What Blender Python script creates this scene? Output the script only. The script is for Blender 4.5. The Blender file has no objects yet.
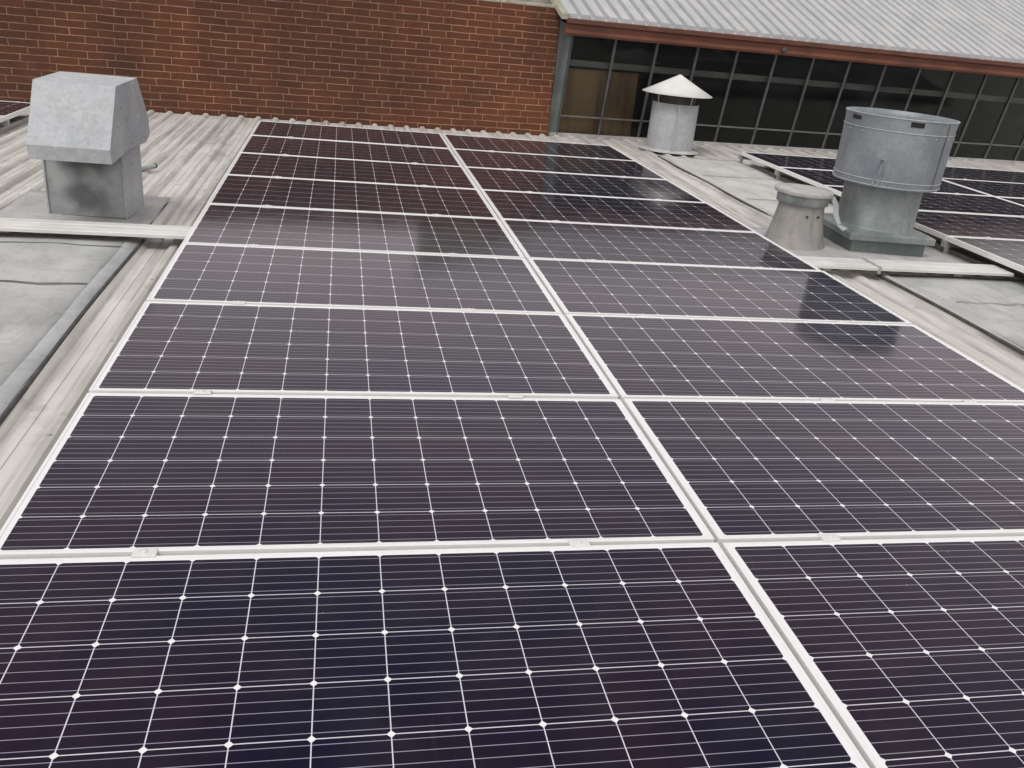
import bpy, math, random
from mathutils import Vector, Matrix
random.seed(7)
R = math.radians
sc = bpy.context.scene
col = sc.collection

# ------------------------------------------------------------------ mesh helpers
class MB:
    def __init__(s): s.v, s.f, s.sm = [], [], []
    def add(s, vs, fs, smooth=False):
        o = len(s.v); s.v += [tuple(v) for v in vs]
        for f in fs: s.f.append([o+i for i in f]); s.sm.append(smooth)
    def box(s, x0, x1, y0, y1, z0, z1):
        s.add([(x0,y0,z0),(x1,y0,z0),(x1,y1,z0),(x0,y1,z0),(x0,y0,z1),(x1,y0,z1),(x1,y1,z1),(x0,y1,z1)],
              [(3,2,1,0),(4,5,6,7),(0,1,5,4),(1,2,6,5),(2,3,7,6),(3,0,4,7)])
    def quad(s, a, b, c, d): s.add([a,b,c,d], [(0,1,2,3)])
    def tube(s, pts, r, n=10, cap=True):
        pts = [Vector(p) for p in pts]; rings = []
        for i, p in enumerate(pts):
            t = (pts[min(i+1,len(pts)-1)]-pts[max(i-1,0)]).normalized()
            up = Vector((0,0,1)) if abs(t.z) < .9 else Vector((1,0,0))
            a = t.cross(up).normalized(); b = t.cross(a).normalized()
            rings.append([p+a*r*math.cos(2*math.pi*k/n)+b*r*math.sin(2*math.pi*k/n) for k in range(n)])
        vs = [v for rg in rings for v in rg]; fs = []
        for i in range(len(pts)-1):
            for k in range(n):
                fs.append((i*n+k, i*n+(k+1)%n, (i+1)*n+(k+1)%n, (i+1)*n+k))
        s.add(vs, fs, True)
        if cap:
            s.add(rings[0], [tuple(range(n))]); s.add(rings[-1], [tuple(range(n-1,-1,-1))])
    def lathe(s, prof, n=64, closed=False, cx=0, cy=0, wob=0):
        vs, fs = [], []
        ph = [random.uniform(0,6.28) for _ in range(4)]
        for (r, z) in prof:
            for k in range(n):
                a = 2*math.pi*k/n
                rr = r*(1+wob*(math.sin(3*a+ph[0])+.6*math.sin(5*a+ph[1])))
                zz = z+wob*r*.5*math.sin(2*a+ph[2])
                vs.append((cx+rr*math.cos(a), cy+rr*math.sin(a), zz))
        m = len(prof)
        for i in range(m if closed else m-1):
            j = (i+1) % m
            for k in range(n):
                fs.append((i*n+k, i*n+(k+1)%n, j*n+(k+1)%n, j*n+k))
        s.add(vs, fs, True)
    def ring_frame(s, x0, x1, y0, y1, w, z0, z1):
        o = [(x0,y0),(x1,y0),(x1,y1),(x0,y1)]; i = [(x0+w,y0+w),(x1-w,y0+w),(x1-w,y1-w),(x0+w,y1-w)]
        vs = [(*p,z0) for p in o]+[(*p,z0) for p in i]+[(*p,z1) for p in o]+[(*p,z1) for p in i]
        fs = []
        for k in range(4):
            j = (k+1)%4
            fs += [(8+k,8+j,12+j,12+k), (j,k,4+k,4+j), (k,j,8+j,8+k), (4+j,4+k,12+k,12+j)]
        s.add(vs, fs)
    def build(s, name, m, parent=None, bevel=0, seg=2):
        me = bpy.data.meshes.new(name); me.from_pydata(s.v, [], s.f); me.update()
        for p, q in zip(me.polygons, s.sm): p.use_smooth = q
        o = bpy.data.objects.new(name, me); col.objects.link(o)
        me.materials.append(m)
        if any(s.sm):
            bm_ = o.modifiers.new('weld', 'WELD'); bm_.merge_threshold = 1e-5
        if bevel:
            b = o.modifiers.new('bevel', 'BEVEL'); b.width = bevel; b.segments = seg; b.limit_method = 'ANGLE'; b.angle_limit = R(35)
            b.harden_normals = False
        if parent: o.parent = parent
        return o
def sub(name, m, parent, fn, bevel=0):
    b = MB(); fn(b); return b.build(name, m, parent, bevel)
def tag(o, label=None, cat=None, group=None, kind=None):
    if label: o['label'] = label
    if cat: o['category'] = cat
    if group: o['group'] = group
    if kind: o['kind'] = kind
    return o
def empty(name, loc=(0,0,0), rz=0):
    o = bpy.data.objects.new(name, None); col.objects.link(o); o.location = loc; o.rotation_euler = (0,0,rz)
    o.empty_display_size = .2
    return o
def copy_tree(o, parent=None):
    c = o.copy(); col.objects.link(c); c.parent = parent
    for ch in list(o.children): copy_tree(ch, c)
    return c

# ------------------------------------------------------------------ material helpers
class NT:
    def __init__(s, name):
        s.m = bpy.data.materials.new(name); s.m.use_nodes = True; s.t = s.m.node_tree; s.t.nodes.clear()
        s.out = s.n('ShaderNodeOutputMaterial'); s.p = s.n('ShaderNodeBsdfPrincipled'); s.l(s.p.outputs[0], s.out.inputs[0])
        s.co = s.n('ShaderNodeTexCoord').outputs['Object']
    def n(s, t, **k):
        x = s.t.nodes.new(t)
        for a, b in k.items(): setattr(x, a, b)
        return x
    def l(s, a, b): s.t.links.new(a, b)
    def set(s, sock, v):
        if hasattr(v, 'is_linked') or isinstance(v, bpy.types.NodeSocket): s.l(v, sock)
        else:
            if isinstance(v, tuple) and len(v) == 3 and sock.type == 'RGBA': v = (*v, 1)
            sock.default_value = v
    def math(s, op, a, b=0, c=0):
        x = s.n('ShaderNodeMath', operation=op)
        for i, v in enumerate((a, b, c)): s.set(x.inputs[i], v)
        return x.outputs[0]
    def noise(s, scale, detail=4, vec=None, rough=.55, dist=0):
        x = s.n('ShaderNodeTexNoise'); x.inputs['Scale'].default_value = scale; x.inputs['Detail'].default_value = detail
        x.inputs['Roughness'].default_value = rough; x.inputs['Distortion'].default_value = dist
        s.l(vec if vec is not None else s.co, x.inputs['Vector']); return x.outputs['Fac']
    def mapv(s, sc=(1,1,1), rot=(0,0,0), loc=(0,0,0), vec=None):
        x = s.n('ShaderNodeMapping'); x.inputs['Scale'].default_value = sc; x.inputs['Rotation'].default_value = rot; x.inputs['Location'].default_value = loc
        s.l(vec if vec is not None else s.co, x.inputs['Vector']); return x.outputs[0]
    def mix(s, f, a, b, mode='MIX'):
        x = s.n('ShaderNodeMix', data_type='RGBA', blend_type=mode)
        s.set(x.inputs[0], f); s.set(x.inputs[6], a); s.set(x.inputs[7], b); return x.outputs[2]
    def ramp(s, f, a, b, lo=0., hi=1.):
        x = s.n('ShaderNodeMapRange'); x.interpolation_type = 'SMOOTHSTEP'
        s.set(x.inputs[0], f); x.inputs[1].default_value = a; x.inputs[2].default_value = b
        x.inputs[3].default_value = lo; x.inputs[4].default_value = hi; return x.outputs[0]
    def bump(s, h, strength=.3, dist=.01):
        x = s.n('ShaderNodeBump'); x.inputs['Strength'].default_value = strength; x.inputs['Distance'].default_value = dist
        s.l(h, x.inputs['Height']); s.l(x.outputs[0], s.p.inputs['Normal'])
    def P(s, **k):
        for a, b in k.items(): s.set(s.p.inputs[a.replace('_', ' ')], b)

def metal_mat(name, c1, c2, metallic=.3, rough=.5, scale=6, streak=None, grime=None, grime_amt=.5, bump=.15, spangle=0):
    t = NT(name)
    n1 = t.noise(scale, 5); base = t.mix(t.ramp(n1, .35, .68), c1, c2)
    if streak:
        ns = t.noise(1, 6, t.mapv(sc=streak), .6); base = t.mix(t.math('MULTIPLY', t.ramp(ns, .45, .72), grime_amt), base, grime)
    if spangle:
        vo = t.n('ShaderNodeTexVoronoi'); vo.inputs['Scale'].default_value = 42; t.l(t.co, vo.inputs['Vector'])
        bw = t.n('ShaderNodeSeparateColor'); t.l(vo.outputs['Color'], bw.inputs[0])
        base = t.mix(t.math('MULTIPLY', bw.outputs[0], spangle), base, (c1[0]*.5, c1[1]*.5, c1[2]*.5))
        base = t.mix(t.ramp(t.noise(22, 4, None, .7), .60, .72, 0, .5), base, (.22,.21,.19))
    n3 = t.noise(scale*9, 3); base = t.mix(t.math('MULTIPLY', t.ramp(n3, .55, .75), .18), base, (c1[0]*.55, c1[1]*.55, c1[2]*.55))
    t.P(Base_Color=base, Metallic=metallic, Roughness=t.ramp(n1, .3, .7, rough-.08, rough+.1))
    t.bump(t.noise(scale*1.5, 4), bump, .006)
    return t.m

# photovoltaic laminate: 12 x 6 cells with chamfered corners, five busbars to a cell
def laminate_mat():
    t = NT('photovoltaic_laminate')
    sp = t.n('ShaderNodeSeparateXYZ'); t.l(t.co, sp.inputs[0])
    pitch, px_ = .159, .1612
    x = t.math('SUBTRACT', sp.outputs[0], (1.985-12*px_)/2); y = t.math('SUBTRACT', sp.outputs[1], (.992-6*pitch)/2)
    u = t.math('DIVIDE', x, px_); v = t.math('DIVIDE', y, pitch)
    def edge(w):  # metres to the nearest cell boundary
        return t.math('MULTIPLY', t.math('ABSOLUTE', t.math('SUBTRACT', t.math('FRACT', t.math('ADD', w, .5)), .5)), pitch)
    ex, ey = edge(u), edge(v)
    gap = t.math('MAXIMUM', t.math('LESS_THAN', ex, .0013), t.math('LESS_THAN', ey, .00135))
    dia = t.math('LESS_THAN', t.math('ADD', ex, ey), .0098)
    outx = t.math('GREATER_THAN', t.math('ABSOLUTE', t.math('SUBTRACT', u, 6)), 5.99)
    outy = t.math('GREATER_THAN', t.math('ABSOLUTE', t.math('SUBTRACT', v, 3)), 2.99)
    out_ = t.math('MAXIMUM', outx, outy)
    white = t.math('MAXIMUM', t.math('MAXIMUM', gap, dia), out_)
    fv = t.math('FRACT', v)
    bb = t.math('ABSOLUTE', t.math('SUBTRACT', t.math('FRACT', t.math('MULTIPLY', fv, 5)), .5))
    bus = t.math('LESS_THAN', t.math('MULTIPLY', bb, pitch/5), .00095)
    # every cell its own tint, over a broad drift of the anti-reflection coating
    cid = t.n('ShaderNodeCombineXYZ'); t.l(t.math('FLOOR', u), cid.inputs[0]); t.l(t.math('FLOOR', v), cid.inputs[1])
    oi = t.n('ShaderNodeObjectInfo'); t.l(t.math('MULTIPLY', oi.outputs['Random'], 97), cid.inputs[2])
    wn = t.n('ShaderNodeTexWhiteNoise'); wn.noise_dimensions = '3D'; t.l(cid.outputs[0], wn.inputs['Vector'])
    geo = t.n('ShaderNodeNewGeometry')
    big = t.noise(1.3, 2, geo.outputs['Position'])
    cell = t.mix(t.ramp(big, .38, .62), (.002,.002,.011), (.012,.004,.009))
    cell = t.mix(t.math('MULTIPLY', wn.outputs['Value'], .35), cell, (.007,.006,.011))
    c = t.mix(bus, cell, (.31,.30,.36)); c = t.mix(gap, c, (.66,.66,.70)); c = t.mix(t.math('MAXIMUM', dia, out_), c, (.82,.82,.82))
    dust = t.noise(5, 5, geo.outputs['Position'], .65)
    c = t.mix(t.ramp(dust, .35, .8, .0, .018), c, (.45,.42,.38))
    low = t.math('MULTIPLY', t.ramp(sp.outputs[1], .045, .008), t.ramp(t.noise(7, 4, geo.outputs['Position']), .35, .7)); c = t.mix(t.math('MULTIPLY', low, .22), c, (.30,.27,.23))
    run = t.noise(1, 5, t.mapv(sc=(26,2.2,1), vec=geo.outputs['Position']), .6); c = t.mix(t.ramp(run, .62, .8, 0, .03), c, (.4,.38,.36))
    spots = t.n('ShaderNodeTexVoronoi'); spots.inputs['Scale'].default_value = 9; t.l(geo.outputs['Position'], spots.inputs['Vector'])
    sm = t.math('MULTIPLY', t.math('LESS_THAN', spots.outputs['Distance'], .035), t.math('GREATER_THAN', t.noise(2.1, 1, geo.outputs['Position']), .56))
    c = t.mix(t.math('MULTIPLY', sm, .25), c, (.5,.48,.42))
    t.P(Base_Color=c, IOR=1.36, Metallic=0.)
    t.P(Roughness=t.ramp(dust, .3, .7, .08, .135))
    t.set(t.p.inputs['Specular Tint'], (.58,.46,.95))
    return t.m

def brick_mat():
    t = NT('red_brick')
    sp = t.n('ShaderNodeSeparateXYZ'); t.l(t.co, sp.inputs[0])
    wob = t.math('MULTIPLY', t.math('SUBTRACT', t.noise(3.5, 4), .5), .022)
    rw = t.n('ShaderNodeTexWhiteNoise'); rw.noise_dimensions = '1D'; t.l(t.math('FLOOR', t.math('DIVIDE', t.math('ADD', sp.outputs[2], wob), .0795)), rw.inputs['W'])
    wob2 = t.math('ADD', t.math('MULTIPLY', t.math('SUBTRACT', t.noise(6.0, 2, t.mapv(loc=(3,5,1))), .5), .03), t.math('MULTIPLY', rw.outputs['Value'], .11))
    cb = t.n('ShaderNodeCombineXYZ')
    t.l(t.math('ADD', t.math('ADD', sp.outputs[0], sp.outputs[1]), wob2), cb.inputs[0]); t.l(t.math('ADD', sp.outputs[2], wob), cb.inputs[1])
    b = t.n('ShaderNodeTexBrick'); t.l(cb.outputs[0], b.inputs['Vector'])
    b.offset = .5; b.squash = 1.0
    for k, v in dict(Scale=1.0, Mortar_Size=.0048, Mortar_Smooth=.25, Bias=-.1, Brick_Width=.300, Row_Height=.0795).items():
        b.inputs[k.replace('_', ' ')].default_value = v
    b.inputs['Color1'].default_value = (.112,.041,.020,1); b.inputs['Color2'].default_value = (.082,.033,.018,1)
    b.inputs['Mortar'].default_value = (.34,.22,.145,1)
    big = t.noise(.9, 3); c = t.mix(t.ramp(big, .42, .68, 0, .75), b.outputs['Color'], (1.5,1.35,1.15), 'MULTIPLY')
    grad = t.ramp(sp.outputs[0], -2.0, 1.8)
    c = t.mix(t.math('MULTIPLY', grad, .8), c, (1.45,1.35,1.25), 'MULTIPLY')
    pn = t.noise(1.7, 2, t.mapv(sc=(1,1,2.2), loc=(1.3,0,.4)))
    c = t.mix(t.ramp(pn, .60, .74, 0, .4), c, (.17,.06,.03))
    mort = t.math('MULTIPLY', t.ramp(t.noise(5, 3), .3, .62, .25, 1), b.outputs['Fac'])
    c = t.mix(t.math('MULTIPLY', t.math('SUBTRACT', b.outputs['Fac'], mort), .7), c, (.10,.04,.025))
    c = t.mix(t.ramp(t.noise(26, 4), .3, .8, 0, .45), c, (.55,.5,.5), 'MULTIPLY')
    st = t.noise(1, 4, t.mapv(sc=(1.6,1.6,.35), loc=(5,0,2)), .6); c = t.mix(t.ramp(st, .45, .72, 0, .5), c, (.55,.55,.6), 'MULTIPLY')
    t.P(Base_Color=c, Roughness=.9)
    h = t.math('ADD', t.math('MULTIPLY', b.outputs['Fac'], -1), t.math('MULTIPLY', t.noise(40, 4), .35)); t.bump(h, .6, .006)
    return t.m

def roof_mat(name, c1, c2, dirt, amt, ribs=False):
    t = NT(name)
    s1 = t.noise(1, 6, t.mapv(sc=(14,.7,6)), .62); s2 = t.noise(1, 5, t.mapv(sc=(3,2.2,3), loc=(2,0,0)), .6)
    c = t.mix(t.ramp(s2, .35, .7), c1, c2)
    c = t.mix(t.math('MULTIPLY', t.ramp(s1, .44, .70), amt), c, dirt)
    sp = t.noise(55, 4, None, .7); c = t.mix(t.ramp(sp, .6, .75, 0, .4), c, dirt)
    blot = t.noise(4.5, 4, t.mapv(loc=(7,1,0)), .6); c = t.mix(t.ramp(blot, .58, .72, 0, .55*amt), c, (dirt[0]*.8, dirt[1]*.8, dirt[2]*.8))
    if ribs:
        sx = t.n('ShaderNodeSeparateXYZ'); t.l(t.co, sx.inputs[0])
        fr = t.math('MULTIPLY', t.math('ABSOLUTE', t.math('SUBTRACT', t.math('FRACT', t.math('DIVIDE', t.math('ADD', sx.outputs[0], 9.4), .2)), .5)), .2)   # distance from a rib
        near = t.ramp(t.math('ABSOLUTE', t.math('SUBTRACT', fr, .043)), .020, .002)
        nn = t.noise(1, 5, t.mapv(sc=(8,1.6,4), loc=(0,3,0)), .65)
        c = t.mix(t.math('MULTIPLY', near, t.ramp(nn,   .34, .66, .08, .6)), c, (dirt[0]*.75, dirt[1]*.75, dirt[2]*.75))
    t.P(Base_Color=c, Roughness=.6); t.bump(t.noise(18, 4), .25, .004)
    return t.m

def membrane_mat(name, c1, c2, dark):
    t = NT(name)
    n1 = t.noise(1.8, 5, None, .6, .4); n2 = t.noise(7, 5, t.mapv(sc=(1,.35,1), rot=(0,0,.2)), .65)
    c = t.mix(t.ramp(n1, .36, .66), c1, c2); c = t.mix(t.ramp(n2, .42, .70, 0, .7), c, dark)
    c = t.mix(t.ramp(t.noise(60, 3), .55, .8, 0, .35), c, dark)
    c = t.mix(t.ramp(t.noise(2.7, 2, t.mapv(loc=(4,4,0))), .62, .76, 0, .35), c, (.52,.47,.45))
    sc_ = t.noise(1, 6, t.mapv(sc=(2.2,9,1), rot=(0,0,.5), loc=(1,8,0)), .7); c = t.mix(t.ramp(sc_, .5, .72, 0, .4), c, dark)
    c = t.mix(t.ramp(t.noise(13, 5, t.mapv(loc=(3,0,9)), .7), .56, .68, 0, .35), c, (dark[0]*.7, dark[1]*.7, dark[2]*.68))
    t.P(Base_Color=c, Roughness=.75)
    t.bump(t.math('ADD', t.noise(2.5, 3), t.math('MULTIPLY', t.noise(30, 3), .12)), .55, .02)
    return t.m

M = {}
M['lam'] = laminate_mat()
M['frame'] = metal_mat('anodised_aluminium', (.80,.80,.79), (.84,.84,.83), .08, .42, 4, bump=.03)
M['rail'] = metal_mat('mill_aluminium', (.34,.35,.34), (.42,.42,.41), .3, .45, 5, bump=.05)
M['clamp'] = metal_mat('clamp_aluminium', (.72,.72,.71), (.8,.8,.79), .2, .4, 9, bump=.05)
M['galv'] = metal_mat('galvanised_steel', (.44,.46,.48), (.52,.535,.545), .12, .6, 5, (5,5,.9), (.33,.36,.38), .45, .08, spangle=0.3)
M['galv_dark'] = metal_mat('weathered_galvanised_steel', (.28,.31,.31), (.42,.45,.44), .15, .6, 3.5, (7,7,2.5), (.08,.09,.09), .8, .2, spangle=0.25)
M['galv_blue'] = metal_mat('blue_grey_galvanised_steel', (.235,.27,.295), (.33,.36,.375), .25, .5, 2.5, (6,6,.5), (.19,.21,.225), .5, .1, spangle=0.22)
M['galv_green'] = metal_mat('green_grey_zinc', (.20,.24,.24), (.34,.37,.36), .3, .55, 3, (7,7,1.2), (.14,.15,.15), .6, .12, spangle=0.2)
M['cone'] = metal_mat('pale_zinc', (.68,.68,.65), (.76,.76,.73), .0, .7, 6, bump=.06)
M['flue'] = metal_mat('stained_flue_metal', (.28,.29,.275), (.37,.345,.325), .15, .62, 5, (9,9,1.5), (.19,.16,.14), .7, .25)
M['roof'] = roof_mat('cream_roof_steel', (.56,.54,.505), (.67,.645,.605), (.32,.30,.275), .75, True)
M['roof_far'] = roof_mat('pale_roof_steel', (.44,.455,.465), (.53,.53,.52), (.33,.32,.31), .35)
M['memb'] = membrane_mat('grey_roof_sheet', (.42,.43,.42), (.51,.515,.50), (.30,.305,.295))
M['memb_edge'] = membrane_mat('sheet_edge', (.42,.435,.435), (.50,.51,.51), (.30,.31,.31))
M['memb_pale'] = membrane_mat('pale_roof_sheet', (.50,.50,.465), (.59,.585,.55), (.37,.365,.34))
M['flash'] = membrane_mat('flashing_sheet', (.42,.42,.41), (.54,.53,.51), (.32,.32,.31))
M['seam'] = metal_mat('dirty_seam', (.10,.10,.095), (.20,.20,.19), 0, .85, 7)
M['seam_soft'] = metal_mat('pale_dirty_seam', (.26,.26,.25), (.36,.36,.35), 0, .85, 7)
M['near_black'] = metal_mat('near_black_matt', (.045,.045,.042), (.09,.085,.08), 0, .8, 9)
M['tray'] = metal_mat('white_tray_steel', (.68,.68,.65), (.76,.75,.73), .1, .5, 5, (.8,14,14), (.45,.42,.38), .45, .05)
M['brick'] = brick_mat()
M['coping'] = membrane_mat('lichened_coping', (.42,.40,.33), (.5,.47,.40), (.20,.22,.12))
M['fascia'] = metal_mat('red_brown_timber', (.15,.054,.031), (.235,.088,.048), 0, .6, 2.5, (.7,6,10), (.11,.04,.03), .6, .15)
M['gutter'] = metal_mat('dark_brown_gutter', (.10,.035,.025), (.15,.055,.035), 0, .5, 3)
M['mull'] = metal_mat('grey_window_steel', (.075,.08,.08), (.11,.115,.115), .2, .55, 6)
M['mull2'] = metal_mat('transom_steel', (.15,.15,.145), (.21,.21,.20), .2, .5, 6)
M['post'] = metal_mat('green_grey_flashing', (.12,.15,.145), (.17,.20,.195), .1, .55, 4, (6,6,1), (.08,.10,.10), .5)
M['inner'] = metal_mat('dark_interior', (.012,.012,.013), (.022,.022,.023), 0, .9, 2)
M['beam'] = metal_mat('interior_beam', (.26,.26,.25), (.36,.36,.35), 0, .7, 2)
M['board'] = metal_mat('brown_board', (.50,.29,.15), (.60,.37,.20), 0, .8, 2, (5,1,.6), (.07,.03,.02), .6)
M['wire'] = metal_mat('dull_wire', (.22,.25,.30), (.30,.33,.37), .5, .45, 9)
M['ground'] = membrane_mat('asphalt', (.045,.045,.047), (.06,.06,.06), (.035,.035,.035))
def glass_mat():
    t = NT('dusty_window_glass'); t.t.nodes.remove(t.p)
    tr = t.n('ShaderNodeBsdfTransparent'); tr.inputs[0].default_value = (.84,.86,.84,1)
    gl = t.n('ShaderNodeBsdfGlossy'); gl.inputs['Roughness'].default_value = .06; gl.inputs[0].default_value = (.42,.44,.43,1)
    fr = t.n('ShaderNodeFresnel'); fr.inputs[0].default_value = 1.35
    a = t.n('ShaderNodeMixShader'); t.l(fr.outputs[0], a.inputs[0]); t.l(tr.outputs[0], a.inputs[1]); t.l(gl.outputs[0], a.inputs[2])
    df = t.n('ShaderNodeBsdfDiffuse'); df.inputs[0].default_value = (.07,.075,.075,1)
    b = t.n('ShaderNodeMixShader'); t.l(t.ramp(t.noise(1.3, 2), .3, .8, .05, .16), b.inputs[0]); t.l(a.outputs[0], b.inputs[1]); t.l(df.outputs[0], b.inputs[2])
    t.l(b.outputs[0], t.out.inputs[0]); return t.m
M['glass'] = glass_mat()

# ------------------------------------------------------------------ setting
PAN, RT = -.145, -.118
def wall_y(x): return 9.5+.085*x
def build_roof():
    b = MB(); xs = []
    x = -9.3
    while x < 14.2:
        xs += [(x-.045, PAN), (x-.017, RT), (x+.017, RT), (x+.045, PAN), (x+.095, PAN), (x+.098, PAN+.005), (x+.102, PAN+.005), (x+.105, PAN)]
        x += .2
    ys = [-4, 0, 3, 6, 1e9]
    n = len(xs)
    vs = []
    for yy in ys:
        for (px, pz) in xs: vs.append((px, min(yy, wall_y(px)-.015), pz))
    fs = [(j*n+i, j*n+i+1, (j+1)*n+i+1, (j+1)*n+i) for j in range(len(ys)-1) for i in range(n-1)]
    b.add(vs, fs)
    x = -9.3
    while x < 14.2:      # screw heads on the ribs, part of the roof sheet
        y = -3.6
        while y < wall_y(x)-.1:
            if abs(x) > 1.95 and (y < 20): b.add([(x+.007*math.cos(a*math.pi/3), y+.007*math.sin(a*math.pi/3), z) for z in (RT-.001, RT+.006) for a in range(6)], [tuple(range(6,12))]+[(a,(a+1)%6,6+(a+1)%6,6+a) for a in range(6)])
            y += .9
        x += .2
    return tag(b.build('roof_deck', M['roof']), kind='structure')
build_roof()
b = MB(); b.add([(-9.3,-4,-6),(14.1,-4,-6),(14.1,10.6,-6),(-9.3,8.6,-6),(-9.3,-4,-.17),(14.1,-4,-.17),(14.1,10.6,-.17),(-9.3,8.6,-.17)],
      [(4,5,6,7),(0,1,5,4),(1,2,6,5),(2,3,7,6),(3,0,4,7)])
tag(b.build('building_base', M['brick']), kind='structure')
b = MB(); b.quad((-3000,-3000,-6),(3000,-3000,-6),(3000,3000,-6),(-3000,3000,-6)); tag(b.build('ground', M['ground']), kind='structure')

# ------------------------------------------------------------------ flat grey roof sheets
def sheet(name, x0, x1, y0, y1, z, th, m, label, seams=(), edge=None, seamx=None):
    root = empty(name, (0,0,0)); tag(root, label, 'roof sheet')
    b = MB(); nx, ny = 14, max(4, int((y1-y0)/.12)); vs = []; rnd = random.Random(name+str(x0)+str(y0))
    ph = [rnd.uniform(0,6.28) for _ in range(6)]
    for j in range(ny+1):
        for i in range(nx+1):
            x = x0+(x1-x0)*i/nx; y = y0+(y1-y0)*j/ny
            w = .004*math.sin(2.3*x+ph[0]+1.7*y)+.003*math.sin(5.1*y+ph[1])+.003*math.sin(6.3*x+ph[2]-2*y)
            ex = .008*math.sin(4.1*y+ph[3])+.004*math.sin(11*y+ph[4]) if i in (0, nx) else 0
            vs.append((x+ex, y, z+w))
    W = nx+1
    fs = [(j*W+i, j*W+i+1, (j+1)*W+i+1, (j+1)*W+i) for j in range(ny) for i in range(nx)]
    b.add(vs, fs, True)
    o = b.build('sheet', m, root)
    s = o.modifiers.new('solid', 'SOLIDIFY'); s.thickness = th; s.offset = -1
    for k, yy in enumerate(seams):
        xa, xb = (seamx[k] if seamx else (x0+.02, x1-.02))
        pts = [(xa+(xb-xa)*i/24, yy+.012*math.sin(i*1.3+k)+.006*math.sin(i*3.1), z+.005) for i in range(25)]
        bb = MB(); 
        for i in range(24):
            (ax, ay, az), (bx, by, bz) = pts[i], pts[i+1]; w = .002+.003*abs(math.sin(i*.9+k))
            bb.add([(ax,ay-w,az-.006),(bx,by-w,bz-.006),(bx,by,bz+.003),(ax,ay,az+.003),(bx,by+w,bz-.006),(ax,ay+w,az-.006)], [(0,1,2,3),(3,2,4,5)])
        bb.build('seam', M['seam'] if x1 < 0 else M['seam_soft'], root)
    if edge:   # folded edge band along the side next to the ribs
        ea, eb = edge; bb = MB(); N = 40
        vs = []
        for j in range(N+1):
            y = y0+(y1-y0)*j/N; e = .006*math.sin(5*y+ph[3])+.004*math.sin(13*y)
            for (xx, zz) in ((ea+e*.4, z+.005), (eb+e, RT+.007), (eb+e+.001*(1 if eb>ea else -1), RT-.02)): vs.append((xx, y, zz))
        fs = []
        for j in range(N):
            for i in range(2): fs.append((j*3+i, j*3+i+1, (j+1)*3+i+1, (j+1)*3+i))
        bb.add(vs, fs, True); bb.build('edge_fold', M['memb_edge'] if ea < 0 else m, root)
        bb = MB(); bb.tube([(eb+(.006 if eb > ea else -.006)+.007*math.sin(4*y0+j*.35), y0+(y1-y0)*j/N, RT+.001) for j in range(N+1)], .0105, 6)
        bb.build('gap_shadow_tube', M['near_black'], root)  # near-black tube stands in for the shadow line at the sheet's gap
    return root
sheet('roof_sheet', -5.2, -2.35, -3.2, 3.47, -.108, .008, M['memb'],
      'broad flat grey roof sheet left of the central panels, crossed by ragged dark seams',
      seams=(3.27, 2.55), edge=(-2.37, -2.30), seamx=[(-5.1,-2.36), (-5.1,-2.38)])
sheet('roof_sheet', 2.69, 5.4, -1.0, 3.43, -.108, .008, M['memb'],
      'flat grey roof sheet at right in front of the white tray and drum vent',
      seams=(2.80,), edge=(2.71, 2.675), seamx=[(2.85,3.9)])
sheet('roof_sheet', 2.72, 3.72, 4.72, 8.35, -.108, .008, M['memb_pale'],
      'long pale flat roof sheet between the cone capped vent and the short flue',
      seams=(5.9, 7.1), edge=(2.76, 2.69))
o = sheet('flashing_sheet', -3.26, -2.33, 3.60, 4.64, -.108, .007, M['flash'],
      'dark grey flashing sheet under the foot of the hooded roof vent')
o['category'] = 'flashing'
o = sheet('flashing_sheet', 2.10, 3.72, 3.60, 4.70, -.110, .007, M['flash'],
      'grey flashing sheet under the big drum vent and the short flue')
o['category'] = 'flashing'

# ------------------------------------------------------------------ solar panels
Lp, Wp, PY = 1.985, .992, 1.012
def make_panel():
    root = empty('solar_panel')
    sub('frame', M['frame'], root, lambda b: b.ring_frame(0, Lp, 0, Wp, .0105, -.04, 0), bevel=.0012)
    sub('cell_laminate', M['lam'], root, lambda b: b.box(.0085, Lp-.0085, .0085, Wp-.0085, -.0065, -.0022))
    return root
ordw = ['first','second','third','fourth','fifth','sixth','seventh','eighth','ninth']
proto = make_panel(); used = False
def place_panel(x, y, z, label, group):
    global used
    o = proto if not used else copy_tree(proto); used = True
    j = random.Random(round(x*100)+round(y*1000))
    o.location = (x+j.uniform(-.002,.002), y+j.uniform(-.0015,.0015), z)
    o.rotation_euler = (R(j.uniform(-.12,.12)), R(j.uniform(-.08,.08)), 0)
    tag(o, label, 'solar panel', group)
for k in range(-1, 8):
    w = ordw[7-k]
    place_panel(-.007-Lp, k*PY+.01, 0, f"solar panel in the central array's left column, {w} row from the brick wall", 'solar panels of the central array')
    place_panel(.007, k*PY+.01, 0, f"solar panel in the central array's right column, {w} row from the brick wall", 'solar panels of the central array')
RX, RZ, RY = 3.69, .03, .10
colname = ['left', 'middle', 'right']
for c, ks in enumerate((range(2,8), range(3,8), range(4,8))):
    for k in ks:
        place_panel(RX+c*(Lp+.02), RY+k*PY+.01, RZ, f"solar panel in the right hand array's {colname[c]} column, {ordw[7-k]} row from the windows", 'solar panels of the right hand array')
for k in (6, 7):
    place_panel(-4.22-Lp, .12+k*PY+.01, .0, 'solar panel at far left behind the hooded vent, ' + ('row against the brick wall' if k == 7 else 'row nearer the viewer'), 'solar panels at far left')

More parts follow.
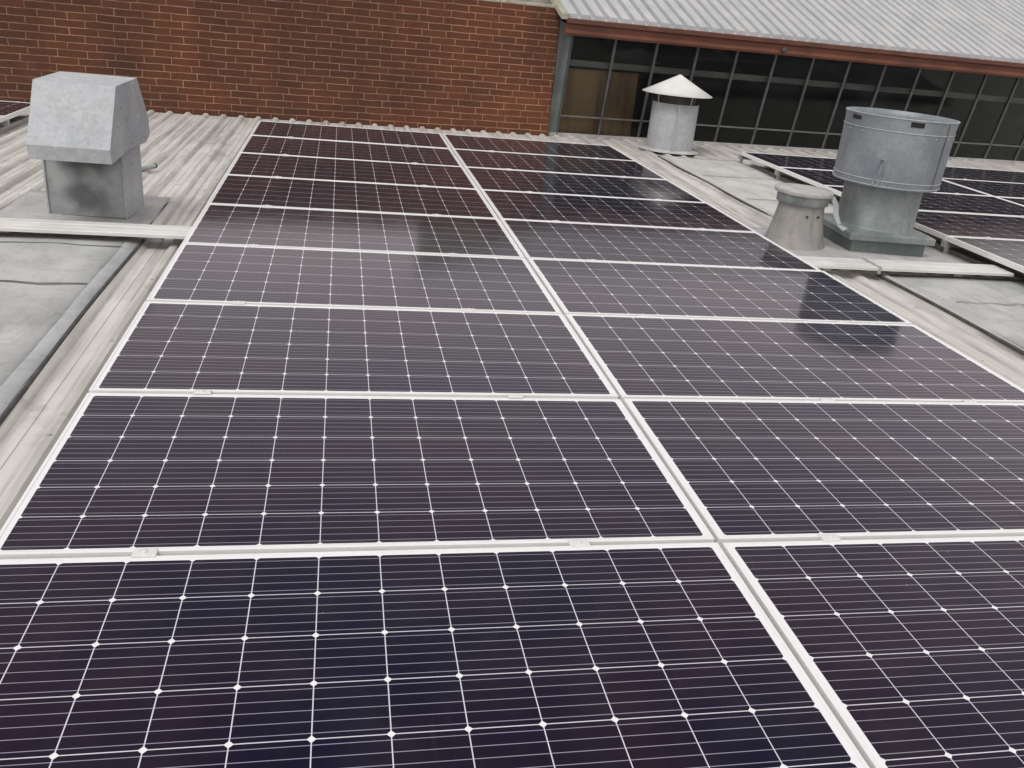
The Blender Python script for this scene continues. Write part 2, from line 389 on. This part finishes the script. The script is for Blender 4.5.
# rails run under each gap, a stub shows at the array's left edge
def rail(x0, x1, y, z, label, group):
    r = empty('mounting_rail', (x0, y, 0)); tag(r, label, 'mounting rail', group)
    L = x1-x0
    def f(b):
        b.box(0, L, -.020, .020, z-.088, z-.0415)
        b.box(0, L, -.0195, -.008, z-.0415, z-.0385); b.box(0, L, .008, .0195, z-.0415, z-.0385)
    sub('extrusion', M['rail'], r, f)
    n = max(2, int(L/1.0)); 
    for i in range(n):
        xx = .1+(L-.2)*i/(n-1)
        xx = round((x0+xx+9.3)/.2)*.2-9.3-x0; xx = min(max(xx, .03), L-.03)
        sub('foot', M['rail'], r, lambda b: (b.box(xx-.02, xx+.02, -.045, .03, RT+.002, RT+.008), b.box(xx-.02, xx+.02, -.030, -.022, RT+.008, z-.055)), bevel=.001)
for k in range(-1, 9):
    nm = 'at the edge by the brick wall' if k == 8 else f'under the front edge of its {ordw[7-k]} row from the brick wall'
    rail(-2.016, 2.016, k*PY, 0, 'central array rail ' + nm, 'mounting rails of the central array')
for k in range(2, 9):
    x1 = RX+3*(Lp+.02) if k >= 4 else RX+(2 if k == 3 else 1)*(Lp+.02)
    nm = 'at the edge by the dark windows' if k == 8 else f'under the front edge of its {ordw[7-k]} row from the windows'
    rail(RX-.02, x1, RY+k*PY, RZ, 'right hand array rail ' + nm, 'mounting rails of the right hand array')
for k in (6,7,8):
    rail(-6.2, -4.20, .12+k*PY, 0, 'aluminium rail of the far left array, ' + {6:'at its near edge',7:'between its two rows',8:'along the brick wall'}[k], 'mounting rails at far left')
def make_clamp():
    root = empty('panel_clamp')
    def f(b):
        b.box(-.030, .030, -.0185, .0185, .0008, .0042)
        b.box(-.030, .030, -.0085, .0085, -.0395, .0008)
    sub('cap', M['clamp'], root, f, bevel=.0012)
    bb = MB(); bb.lathe([(0,.0105),(.0045,.0105),(.0068,.0095),(.0068,.0042)], 12); bb.build('bolt', M['clamp'], root)
    return root
cproto = make_clamp(); cused = False
cx = {0:(-1.608,-.430,.365,1.50), 1:(-1.603,-.435,.911,1.60), 2:(-1.58,-.483,.42,1.55)}
def clamp(x, y, z, label, group):
    global cused
    o = cproto if not cused else copy_tree(cproto); cused = True
    o.location = (x, y, z); tag(o, label, 'clamp', group)
for k in range(0, 9):
    xs = cx.get(k, (-1.60,-.45,.42,1.55))
    for i, x in enumerate(xs):
        side = ['leftmost','second from left','third from left','rightmost'][i]
        gapn = 'at the edge touching the brick wall side' if k == 8 else f'in gap before {ordw[7-k]} row from brick wall'
        clamp(x, k*PY-(.004 if k == 8 else 0), 0, f'{side} central array clamp {gapn}', 'clamps of the central array')
for k in range(3, 8):
    for c in range(1 if k < 4 else (2 if k < 5 else 3)):
        for i, fx in enumerate((.38, 1.55)):
            clamp(RX+c*(Lp+.02)+fx, RY+k*PY, RZ, f'{["left","right"][i]} clamp in front of {ordw[7-k]} row from the windows, right hand array, {colname[c]} column', 'clamps of the right hand array')

# ------------------------------------------------------------------ cable tray that crosses the roof under the panels
def tray_fn(x0, x1):
    def f(b):
        prof = [(-.118,-.074),(-.118,-.056),(-.108,-.052),(-.060,-.052),(-.055,-.062),(-.045,-.062),(-.040,-.052),(.020,-.052),(.026,-.064),(.036,-.064),(.042,-.052),(.106,-.052),(.118,-.056),(.118,-.074)]
        n = len(prof); N = max(2, int((x1-x0)/.5)); vs = []
        for j in range(N+1):
            x = x0+(x1-x0)*j/N
            for (y, z) in prof: vs.append((x, y, z+.0015*math.sin(2.1*x)))
        b.add(vs, [(j*n+i, (j+1)*n+i, (j+1)*n+i+1, j*n+i+1) for j in range(N) for i in range(n-1)])
        b.add(vs[:n], [tuple(range(n))]); b.add(vs[-n:], [tuple(range(n-1,-1,-1))])
    return f
tr = empty('cable_tray', (0, 3.470, .0075)); tag(tr, 'long white metal cable tray crossing the roof and passing under the panels', 'cable tray')
sub('tray_lid', M['tray'], tr, tray_fn(-5.0, 3.71))
for xx in (-4.5,-3.2,-2.2,-1,.4,1.6,2.25,3.3): sub('support_block', M['rail'], tr, lambda b: b.box(xx-.03, xx+.03, -.06, .08, RT+.008, -.074))
for xx in (2.62,):
    sub('joint_strap', M['rail'], tr, lambda b: b.box(xx-.012, xx+.012, -.121, .121, -.100, -.0495), bevel=.001)

# ------------------------------------------------------------------ hooded vent at the left
v = empty('hooded_roof_vent', (-2.71, 4.18, 0), R(-3.5)); tag(v, 'galvanised roof vent with a sloping hood on a square duct, at the left', 'roof vent')
hx = .245
def duct(b):
    x0, x1, y0, y1, z0, z1 = -hx, hx, -.20, .20, -.112, .345
    t = .012
    b.add([(x0,y1,z0),(x0,y1,z1),(x1,y1,z1),(x1,y1,z0),(x0,y0,z0),(x0,y0,z1),(x1,y0,z1),(x1,y0,z0)],
          [(0,1,2,3),(4,5,1,0),(3,2,6,7)])
    # front edges returned round the baffle
    b.box(x0, x0+.010, y0-.004, y0+.012, z0, z1); b.box(x1-.010, x1, y0-.004, y0+.012, z0, z1)
d_ = sub('duct', M['galv'], v, duct)
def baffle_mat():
    t = NT('shaded_stained_steel')
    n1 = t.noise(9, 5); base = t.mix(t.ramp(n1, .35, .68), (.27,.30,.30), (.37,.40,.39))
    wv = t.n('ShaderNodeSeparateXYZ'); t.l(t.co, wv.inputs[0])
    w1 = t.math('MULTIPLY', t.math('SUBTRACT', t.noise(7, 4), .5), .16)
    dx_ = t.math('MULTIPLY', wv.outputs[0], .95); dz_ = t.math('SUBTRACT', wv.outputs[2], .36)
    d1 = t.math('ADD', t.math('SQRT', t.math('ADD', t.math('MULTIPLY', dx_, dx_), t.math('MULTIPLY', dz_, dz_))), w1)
    base = t.mix(t.ramp(d1, .27, .12, 0, .9), base, (.045,.05,.05))  # hood's shade, with stain, put into the colour as a dark arch
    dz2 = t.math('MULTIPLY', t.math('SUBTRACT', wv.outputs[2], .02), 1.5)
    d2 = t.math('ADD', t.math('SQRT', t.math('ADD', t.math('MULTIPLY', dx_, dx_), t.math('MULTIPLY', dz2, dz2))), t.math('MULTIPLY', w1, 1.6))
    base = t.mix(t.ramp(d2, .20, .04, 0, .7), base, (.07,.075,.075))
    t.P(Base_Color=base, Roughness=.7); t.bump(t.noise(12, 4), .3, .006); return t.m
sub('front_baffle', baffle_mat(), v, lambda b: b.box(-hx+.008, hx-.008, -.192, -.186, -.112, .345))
def hood(b):
    hw = .234; hc = .053
    P = [(-.57,.305),(-.58,.39),(-.37,.735),(.09,.745),(.30,.47),(.30,.355)]
    for i in range(5):
        (a, za), (c, zc) = P[i], P[i+1]
        b.add([(hc-hw,a,za),(hc+hw,a,za),(hc+hw,c,zc),(hc-hw,c,zc)], [(0,1,2,3)])
    side = P+[(.20,.32),(-.205,.335)]
    for s in (-1, 1):
        b.add([(hc+s*hw,y,z) for y, z in side], [tuple(range(len(side)) if s < 0 else range(len(side)-1,-1,-1))])
o = MB(); hood(o); o = o.build('hood', M['galv'], v)
w = o.modifiers.new('weld','WELD'); w.merge_threshold = 1e-4
s = o.modifiers.new('solid','SOLIDIFY'); s.thickness = .006; s.offset = -1
bv = o.modifiers.new('bevel','BEVEL'); bv.width = .012; bv.segments = 3; bv.limit_method = 'ANGLE'; bv.angle_limit = R(30)
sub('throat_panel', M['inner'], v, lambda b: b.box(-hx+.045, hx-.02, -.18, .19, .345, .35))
hc_ = .055
for s_ in (-1, 1):
    for y, z in ((-.15,.37),(.15,.37),(-.40,.50),(-.30,.60)):
        sub('rivet', M['rail'], v, lambda b: b.box(hc_+s_*.2365-.002, hc_+s_*.2365+.002, y-.005, y+.005, z-.005, z+.005), bevel=.001)

# ------------------------------------------------------------------ cone capped vent
v = empty('cone_capped_vent', (3.03, 8.93, 0)); v.scale = (.93,.93,1); tag(v, 'pale cylindrical roof vent under a white cone cap, in front of the dark windows', 'roof vent')
b = MB(); b.lathe([(.318,-.112),(.316,.20),(.314,.47),(.306,.47),(.306,.30)], 56, wob=.003); b.build('cylinder', M['galv'], v)
sub('lap_seam', M['galv'], v, lambda b: b.box(-.075, -.045, -.3205, -.3085, -.10, .465), bevel=.001)
b = MB(); b.lathe([(.3155,.457),(.3185,.462),(.3155,.467)], 56); b.build('rolled_edge', M['rail'], v)
b = MB(); b.lathe([(.306,.30),(.0,.30)], 40); b.build('damper_plate', M['inner'], v)
b = MB(); b.lathe([(.42,-.108),(.40,-.100),(.330,-.093),(.3175,-.085)], 48, wob=.01); b.build('base_flashing', M['flash'], v)
b = MB(); b.lathe([(.473,.578),(.476,.583),(.24,.694),(.012,.806),(0,.809)], 64, wob=.004); b.lathe([(.473,.578),(.24,.684),(0,.798)], 64); b.build('cone_cap', M['cone'], v)
b = MB(); b.lathe([(.262,.31),(.262,.655)], 40); b.lathe([(.255,.655),(.255,.31)], 40); b.build('inner_collar', M['near_black'], v)
for a in (20, 110, 200, 290):
    sub('strut', M['rail'], v, lambda b: b.tube([(.30*math.cos(R(a)), .30*math.sin(R(a)), .45), (.33*math.cos(R(a)), .33*math.sin(R(a)), .62)], .008, 6))

# ------------------------------------------------------------------ big drum vent
v = empty('drum_vent', (3.10, 4.28, 0), R(-5)); v.scale = (.84,.84,1); tag(v, 'large open topped grey metal drum vent on a square curb beside the right panels', 'roof vent')
sub('curb', M['post'], v, lambda b: b.box(-.36, .36, -.36, .36, -.115, .005), bevel=.004)  # dark colour stands in for shade under the plate, with some dirt
def plate(b):
    b.add([(-.415,-.415,-.002),(.415,-.415,-.002),(.415,.415,-.002),(-.415,.415,-.002),(-.415,-.415,.045),(.415,-.415,.045),(.415,.415,.045),(-.415,.415,.045),
           (-.36,-.36,.066),(.36,-.36,.066),(.36,.36,.066),(-.36,.36,.066)],
          [(3,2,1,0),(0,1,5,4),(1,2,6,5),(2,3,7,6),(3,0,4,7),(4,5,9,8),(5,6,10,9),(6,7,11,10),(7,4,8,11),(8,9,10,11)])
sub('base_plate', M['galv_green'], v, plate, bevel=.005)
b = MB(); b.lathe([(.362,.066),(.352,.078),(.350,.40),(.350,.40)], 64, wob=.002); b.build('neck', M['galv_green'], v)
b = MB(); b.lathe([(.345,.395),(.466,.400),(.472,.415),(.474,.60),(.480,.86),(.486,.903),(.488,.916),(.476,.916),(.472,.86),(.466,.60),(.459,.42)], 88, wob=.0015); b.build('drum_shell', M['galv_blue'], v)
for z_, r_ in ((.455,.4745),(.415,.4745),(.815,.481),(.911,.489)):
    b = MB(); b.lathe([(r_+.0035*math.cos(a*math.pi/4), z_+.0035*math.sin(a*math.pi/4)) for a in range(8)], 72, closed=True); b.build('hoop', M['galv'], v)
for a in (-60,):
    sub('lap_seam', M['galv_blue'], v, lambda b: b.add([((r_)*math.cos(R(a+d)), (r_)*math.sin(R(a+d)), z) for z, r_ in ((.422,.4765),(.900,.489)) for d in (-1.6,1.6)], [(0,1,3,2)]))
for k in range(18):
    a = R(k*20+4); z_ = .790
    sub('rivet', M['rail'], v, lambda b: b.lathe([(0,.006),(.006,.003),(.0065,-.004)], 6, cx=.4795*math.cos(a), cy=.4795*math.sin(a))).location = (0,0,z_)
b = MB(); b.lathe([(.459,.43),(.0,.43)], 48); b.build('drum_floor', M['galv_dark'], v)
b = MB(); b.lathe([(.405,.826),(.412,.836),(.402,.848),(.25,.872),(0,.880)], 64, wob=.006); b.lathe([(.405,.826),(0,.85)], 64); b.build('rain_disc', M['galv_blue'], v)
for a in (35, 125, 215, 305):
    sub('bracket', M['galv_dark'], v, lambda b: b.tube([(.39*math.cos(R(a)), .39*math.sin(R(a)), .835), (.474*math.cos(R(a)), .474*math.sin(R(a)), .86)], .014, 6))
for a in (-168, -101):
    a0 = R(a); bb = MB(); N = 6
    vs = [((.4845+dd)*math.cos(a0+R(-7+14*i/N)), (.4845+dd)*math.sin(a0+R(-7+14*i/N)), z) for z in (.862,.898) for dd in (.0,) for i in range(N+1)]
    bb.add(vs, [(i, i+1, N+2+i, N+1+i) for i in range(N)]); bb.build('slot', M['inner'], v)
# hanging loop on the near face
pts = []
for i in range(15):
    a = math.pi*(i/14); th = -2.20+.055*math.cos(a)*1.0
    zz = .515+.10*math.sin(a); pts.append((.485*math.cos(th), .485*math.sin(th), zz))
pts = [(.478*math.cos(-2.28), .478*math.sin(-2.28), .42)]+pts[::-1]+[(.478*math.cos(-2.19), .478*math.sin(-2.19), .415)]
sub('hanging_loop', M['wire'], v, lambda b: b.tube(pts, .007, 6))
sub('side_latch', M['galv'], v, lambda b: b.box(.470, .490, -.02, .02, .46, .88), bevel=.002)

# ------------------------------------------------------------------ short flue
v = empty('short_flue', (2.40, 4.22, 0)); v.scale = (.88,.88,1.07); tag(v, 'short squat grey flue with a flat round lid, stained pinkish, beside the drum vent', 'flue')
b = MB(); b.lathe([(.300,-.112),(.278,-.100),(.245,-.04),(.218,.06),(.200,.15),(.194,.205)], 48, wob=.012); b.build('flared_body', M['flue'], v)
b = MB(); b.lathe([(.207,.195),(.222,.200),(.226,.262),(.222,.268)], 48, wob=.006); b.build('collar', M['galv_dark'], v)
b = MB(); b.lathe([(.215,.266),(.249,.268),(.251,.271),(.251,.292),(.248,.297),(.12,.303),(0,.304)], 56, wob=.01); b.build('lid', M['flash'], v)
for a in (-100, -70): sub('bolt', M['near_black'], v, lambda b: b.tube([(.205*math.cos(R(a)), .205*math.sin(R(a)), .13), (.222*math.cos(R(a)), .222*math.sin(R(a)), .13)], .009, 8))
# crumpled tape that hangs from the lid towards the drum vent
rnd = random.Random(3); b = MB(); vs = []
path = [(2.585,4.17,.29),(2.61,4.13,.275),(2.625,4.10,.22),(2.610,4.06,.16),(2.63,4.02,.10),(2.68,3.99,.06)]
for (x, y, z) in path:
    for s in (-1, 0, 1): vs.append((x+s*.016+rnd.uniform(-.012,.012), y+rnd.uniform(-.015,.015), z+s*.006+rnd.uniform(-.012,.012)))
fs = [(j*3+i, j*3+i+1, (j+1)*3+i+1, (j+1)*3+i) for j in range(len(path)-1) for i in range(2)]
b.add(vs, fs); o = b.build('foil_tape', M['galv']); tag(o, 'crumpled strip of whitish foil tape hanging between the flue lid and the drum vent', 'tape')
s = o.modifiers.new('solid','SOLIDIFY'); s.thickness = .004

# small pipe end on the roof behind the hooded vent
v = empty('pipe_stub', (-2.52, 5.72, 0), R(0)); tag(v, 'short grey pipe lying on the ribbed roof just behind the hooded vent', 'pipe')
sub('pipe', M['galv_dark'], v, lambda b: b.tube([(-.24,-.30,-.098),(-.115,.0,-.098)], .019, 12))
sub('pipe_end', M['near_black'], v, lambda b: b.tube([(-.115,.0,-.098),(-.108,.015,-.098)], .021, 12))

# ------------------------------------------------------------------ brick wall (axis turned with the building line)
AW = math.atan(.085)
w = empty('brick_wall', (0, 9.5, 0), AW); tag(w, 'dark red brick parapet wall with thin pale mortar behind the central panels', 'wall')
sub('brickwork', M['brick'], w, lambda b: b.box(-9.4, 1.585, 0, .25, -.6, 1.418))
def cop(b):
    x = -9.4
    while x < 1.55:
        x2 = min(x+.6, 1.60); b.box(x+.003, x2-.003, -.004, .27, 1.4205, 1.452+random.uniform(-.003,.004)); x = x2
sub('coping', M['coping'], w, cop, bevel=.006)

# ------------------------------------------------------------------ building with the leaning glazing and the ribbed roof
g = empty('sawtooth_building', (0, 9.5, 0), AW); tag(g, 'building with a long band of dark windows under a pale ribbed metal roof', 'building')
TOPZ, BOTZ, LEAN = 1.15, -.13, -.205     # the band leans out towards its head
def gp(x, t, off=0):                      # point on the glazing plane, t 0..1 from sill to head
    return (x, .02+LEAN*t+off, BOTZ+(TOPZ-BOTZ)*t)
def gbar(b, xa, xb, ta, tb, d0, d1):      # bar in the glazing plane
    vs = [gp(x, t, d) for d in (d0, d1) for (x, t) in ((xa,ta),(xb,ta),(xb,tb),(xa,tb))]
    b.add(vs, [(0,1,2,3),(7,6,5,4),(0,4,5,1),(1,5,6,2),(2,6,7,3),(3,7,4,0)])
XE = 13.6; X0 = 1.72; SP = .583
sub('corner_flashing', M['post'], g, lambda b: (gbar(b, 1.590, 1.700, 0, 1, -.020, .05)))
sub('corner_return', M['post'], g, lambda b: b.add([(1.5955,.05,-.15),(1.5955,-.03,-.15),(1.5955,-.27,1.25),(1.5955,.05,1.30)], [(0,1,2,3)]))
sub('corner_trim', M['mull'], g, lambda b: gbar(b, 1.703, 1.725, 0, 1, -.03, .05))
mx = [X0+SP*k for k in range(21)]
tr_t = .205
for i, x in enumerate(mx[1:]):
    sub('mullion', M['mull'], g, lambda b: gbar(b, x-.017, x+.017, 0, 1, -.018, .018))
sub('transom', M['mull2'], g, lambda b: gbar(b, 1.726, XE, tr_t-.008, tr_t+.008, -.015, -.0185+.03))
sub('sill', M['flash'], g, lambda b: gbar(b, 1.60, XE, -.015, .03, -.03, .03))
for i in range(20):
    xa, xb = mx[i]+.0175, mx[i+1]-.0175
    if xb > XE: break
    for (ta, tb) in ((.031, tr_t-.0085), (tr_t+.0085, .985)):
        sub('pane', M['glass'], g, lambda b: gbar(b, xa, xb, ta, tb, .000, .005))
sub('inner_beam', M['beam'], g, lambda b: b.box(1.75, XE, -.06, .02, .76, .835))
sub('timber_board', M['board'], g, lambda b: b.box(1.76, 2.80, .085, .10, -.1, .72))
def shell(b):
    b.box(1.60, XE, 3.0, 3.1, -.6, 2.2); b.box(1.60, 1.66, .30, 3.0, -.6, 1.1); b.box(XE-.05, XE+.05, .06, 3.0, -.6, 1.9); b.box(1.60, XE, .06, 3.0, -.7, -.6)
sub('inner_wall', M['inner'], g, shell)
SL = math.tan(R(20))
EY, EZ = -.31, 1.325
def roof2(b):
    P = []
    x = 1.55
    while x < XE+.3:
        P += [(x, 0), (x+.030, 0), (x+.042, .055), (x+.152, .055), (x+.166, 0)]; x += .180
    n = len(P); vs = []
    for yy in (EY-.01, 3, 6, 9.5):
        for (px, dz) in P: vs.append((px, yy, EZ+(yy-EY)*SL+dz))
    b.add(vs, [(j*n+i, j*n+i+1, (j+1)*n+i+1, (j+1)*n+i) for j in range(3) for i in range(n-1)])
    x = 0
    for i in range(0, n-4, 5): b.add([vs[i+1],vs[i+2],vs[i+3],vs[i+4]], [(0,3,2,1)])
sub('ribbed_roof', M['roof_far'], g, roof2)
sub('roof_lining', M['inner'], g, lambda b: b.add([(1.6,EY+.04,EZ-.03),(XE,EY+.04,EZ-.03),(XE,9.5,EZ-.03+(9.5-EY)*SL),(1.6,9.5,EZ-.03+(9.5-EY)*SL)], [(0,1,2,3)]))
sub('barge_flashing', M['coping'], g, lambda b: b.add([(1.50,EY-.02,EZ-.02),(1.60,EY-.02,EZ-.02),(1.60,9.5,EZ-.02+9.8*SL),(1.50,9.5,EZ-.02+9.8*SL),(1.50,EY-.02,EZ+.045),(1.60,EY-.02,EZ+.045),(1.60,9.5,EZ+.045+9.8*SL),(1.50,9.5,EZ+.045+9.8*SL)],
    [(3,2,1,0),(4,5,6,7),(0,1,5,4),(1,2,6,5),(2,3,7,6),(3,0,4,7)]))
sub('side_wall', M['coping'], g, lambda b: b.add([(1.595,.26,-.6),(1.595,9.5,-.6),(1.595,9.5,EZ-.04+9.8*SL),(1.595,.26,EZ-.04+.57*SL)], [(0,1,2,3)]))
sub('fascia', M['fascia'], g, lambda b: b.box(1.58, XE+.2, EY+.03, EY+.06, 1.128, 1.262), bevel=.004)
sub('fascia_trim', M['fascia'], g, lambda b: b.box(1.58, XE+.2, EY+.005, EY+.029, 1.150, 1.195), bevel=.004)
sub('gutter', M['gutter'], g, lambda b: b.box(1.58, XE+.2, EY-.03, EY+.06, 1.264, 1.325), bevel=.008)
sub('soffit', M['inner'], g, lambda b: b.box(1.60, XE, EY+.062, -.13, 1.135, 1.148))
sub('eave_knob', M['near_black'], g, lambda b: b.lathe([(0,.04),(.028,.032),(.04,0),(.028,-.032),(0,-.04)], 16, cx=4.62+.02, cy=EY-.02))
for o in list(g.children):
    if o.name.startswith('eave_knob'): o.location = (0, -.02, 1.19)

# ------------------------------------------------------------------ light
W = bpy.data.worlds.new('World'); sc.world = W; W.use_nodes = True
nt = W.node_tree; bg = nt.nodes['Background']
sky = nt.nodes.new('ShaderNodeTexSky'); sky.sky_type = 'NISHITA'; sky.sun_disc = False
SE, SA = 60, 218     # elevation; compass direction of the sun measured clockwise from +Y
sky.sun_elevation = R(SE); sky.sun_rotation = R(SA); sky.air_density = 1; sky.dust_density = 5; sky.ozone_density = 1
hs = nt.nodes.new('ShaderNodeHueSaturation'); hs.inputs['Saturation'].default_value = .16; hs.inputs['Value'].default_value = 1.0
nt.links.new(sky.outputs[0], hs.inputs['Color'])
mx_ = nt.nodes.new('ShaderNodeMix'); mx_.data_type = 'RGBA'; mx_.inputs[0].default_value = .72      # even cloud deck over the clear sky
nt.links.new(hs.outputs[0], mx_.inputs[6]); 
tc_ = nt.nodes.new('ShaderNodeTexCoord'); sx_ = nt.nodes.new('ShaderNodeSeparateXYZ'); nt.links.new(tc_.outputs['Generated'], sx_.inputs[0])
mr_ = nt.nodes.new('ShaderNodeMapRange'); mr_.interpolation_type = 'SMOOTHSTEP'; mr_.inputs[1].default_value = .25; mr_.inputs[2].default_value = .80
nt.links.new(sx_.outputs[2], mr_.inputs[0])
cl_ = nt.nodes.new('ShaderNodeMix'); cl_.data_type = 'RGBA'; cl_.inputs[6].default_value = (8.0, 7.15, 7.0, 1); cl_.inputs[7].default_value = (4.2, 4.2, 4.4, 1)   # bright low cloud, thinner and bluer overhead
nz_ = nt.nodes.new('ShaderNodeTexNoise'); nz_.inputs['Scale'].default_value = 2.2; nz_.inputs['Detail'].default_value = 4; nt.links.new(tc_.outputs['Generated'], nz_.inputs['Vector'])
ad_ = nt.nodes.new('ShaderNodeMath'); ad_.operation = 'MULTIPLY_ADD'; nt.links.new(nz_.outputs['Fac'], ad_.inputs[0]); ad_.inputs[1].default_value = .9; ad_.inputs[2].default_value = -.45
a2_ = nt.nodes.new('ShaderNodeMath'); a2_.use_clamp = True; nt.links.new(ad_.outputs[0], a2_.inputs[0]); nt.links.new(mr_.outputs[0], a2_.inputs[1])
nt.links.new(a2_.outputs[0], cl_.inputs[0]); nt.links.new(cl_.outputs[2], mx_.inputs[7])
nt.links.new(mx_.outputs[2], bg.inputs['Color']); bg.inputs['Strength'].default_value = .12
sd = bpy.data.lights.new('sun', 'SUN'); sd.energy = .9; sd.angle = R(25); sd.color = (1,.97,.93)
so = bpy.data.objects.new('sun', sd); col.objects.link(so)
dx, dy = math.sin(R(SA)), math.cos(R(SA))
so.rotation_euler = Vector((dx*math.cos(R(SE)), dy*math.cos(R(SE)), math.sin(R(SE)))).to_track_quat('Z', 'Y').to_euler()

# ------------------------------------------------------------------ camera (solved from the panel grid)
cd = bpy.data.cameras.new('camera'); cam = bpy.data.objects.new('camera', cd); col.objects.link(cam); sc.camera = cam
Mx = ((0.9802241, -0.1743793, 0.0935554), (0.0146726, -0.4074174, -0.9131242), (0.1973461, 0.896439, -0.3968017))
CAM = Vector((-1.12244, -2.03031, 1.39939))
FPX = 871.274
rot = Matrix((Mx[0], [-c for c in Mx[1]], [-c for c in Mx[2]])).transposed()
cam.matrix_world = Matrix.Translation(CAM) @ rot.to_4x4()
cd.sensor_width = 36; cd.lens = FPX/1024*36; cd.clip_start = .05; cd.clip_end = 8000

sc.view_settings.view_transform = 'Standard'; sc.view_settings.look = 'None'; sc.view_settings.gamma = 1; sc.view_settings.use_curve_mapping = False
sc.view_settings.exposure = 0.30
sc.cycles.max_bounces = 8; sc.cycles.diffuse_bounces = 4; sc.cycles.glossy_bounces = 4; sc.cycles.transparent_max_bounces = 12
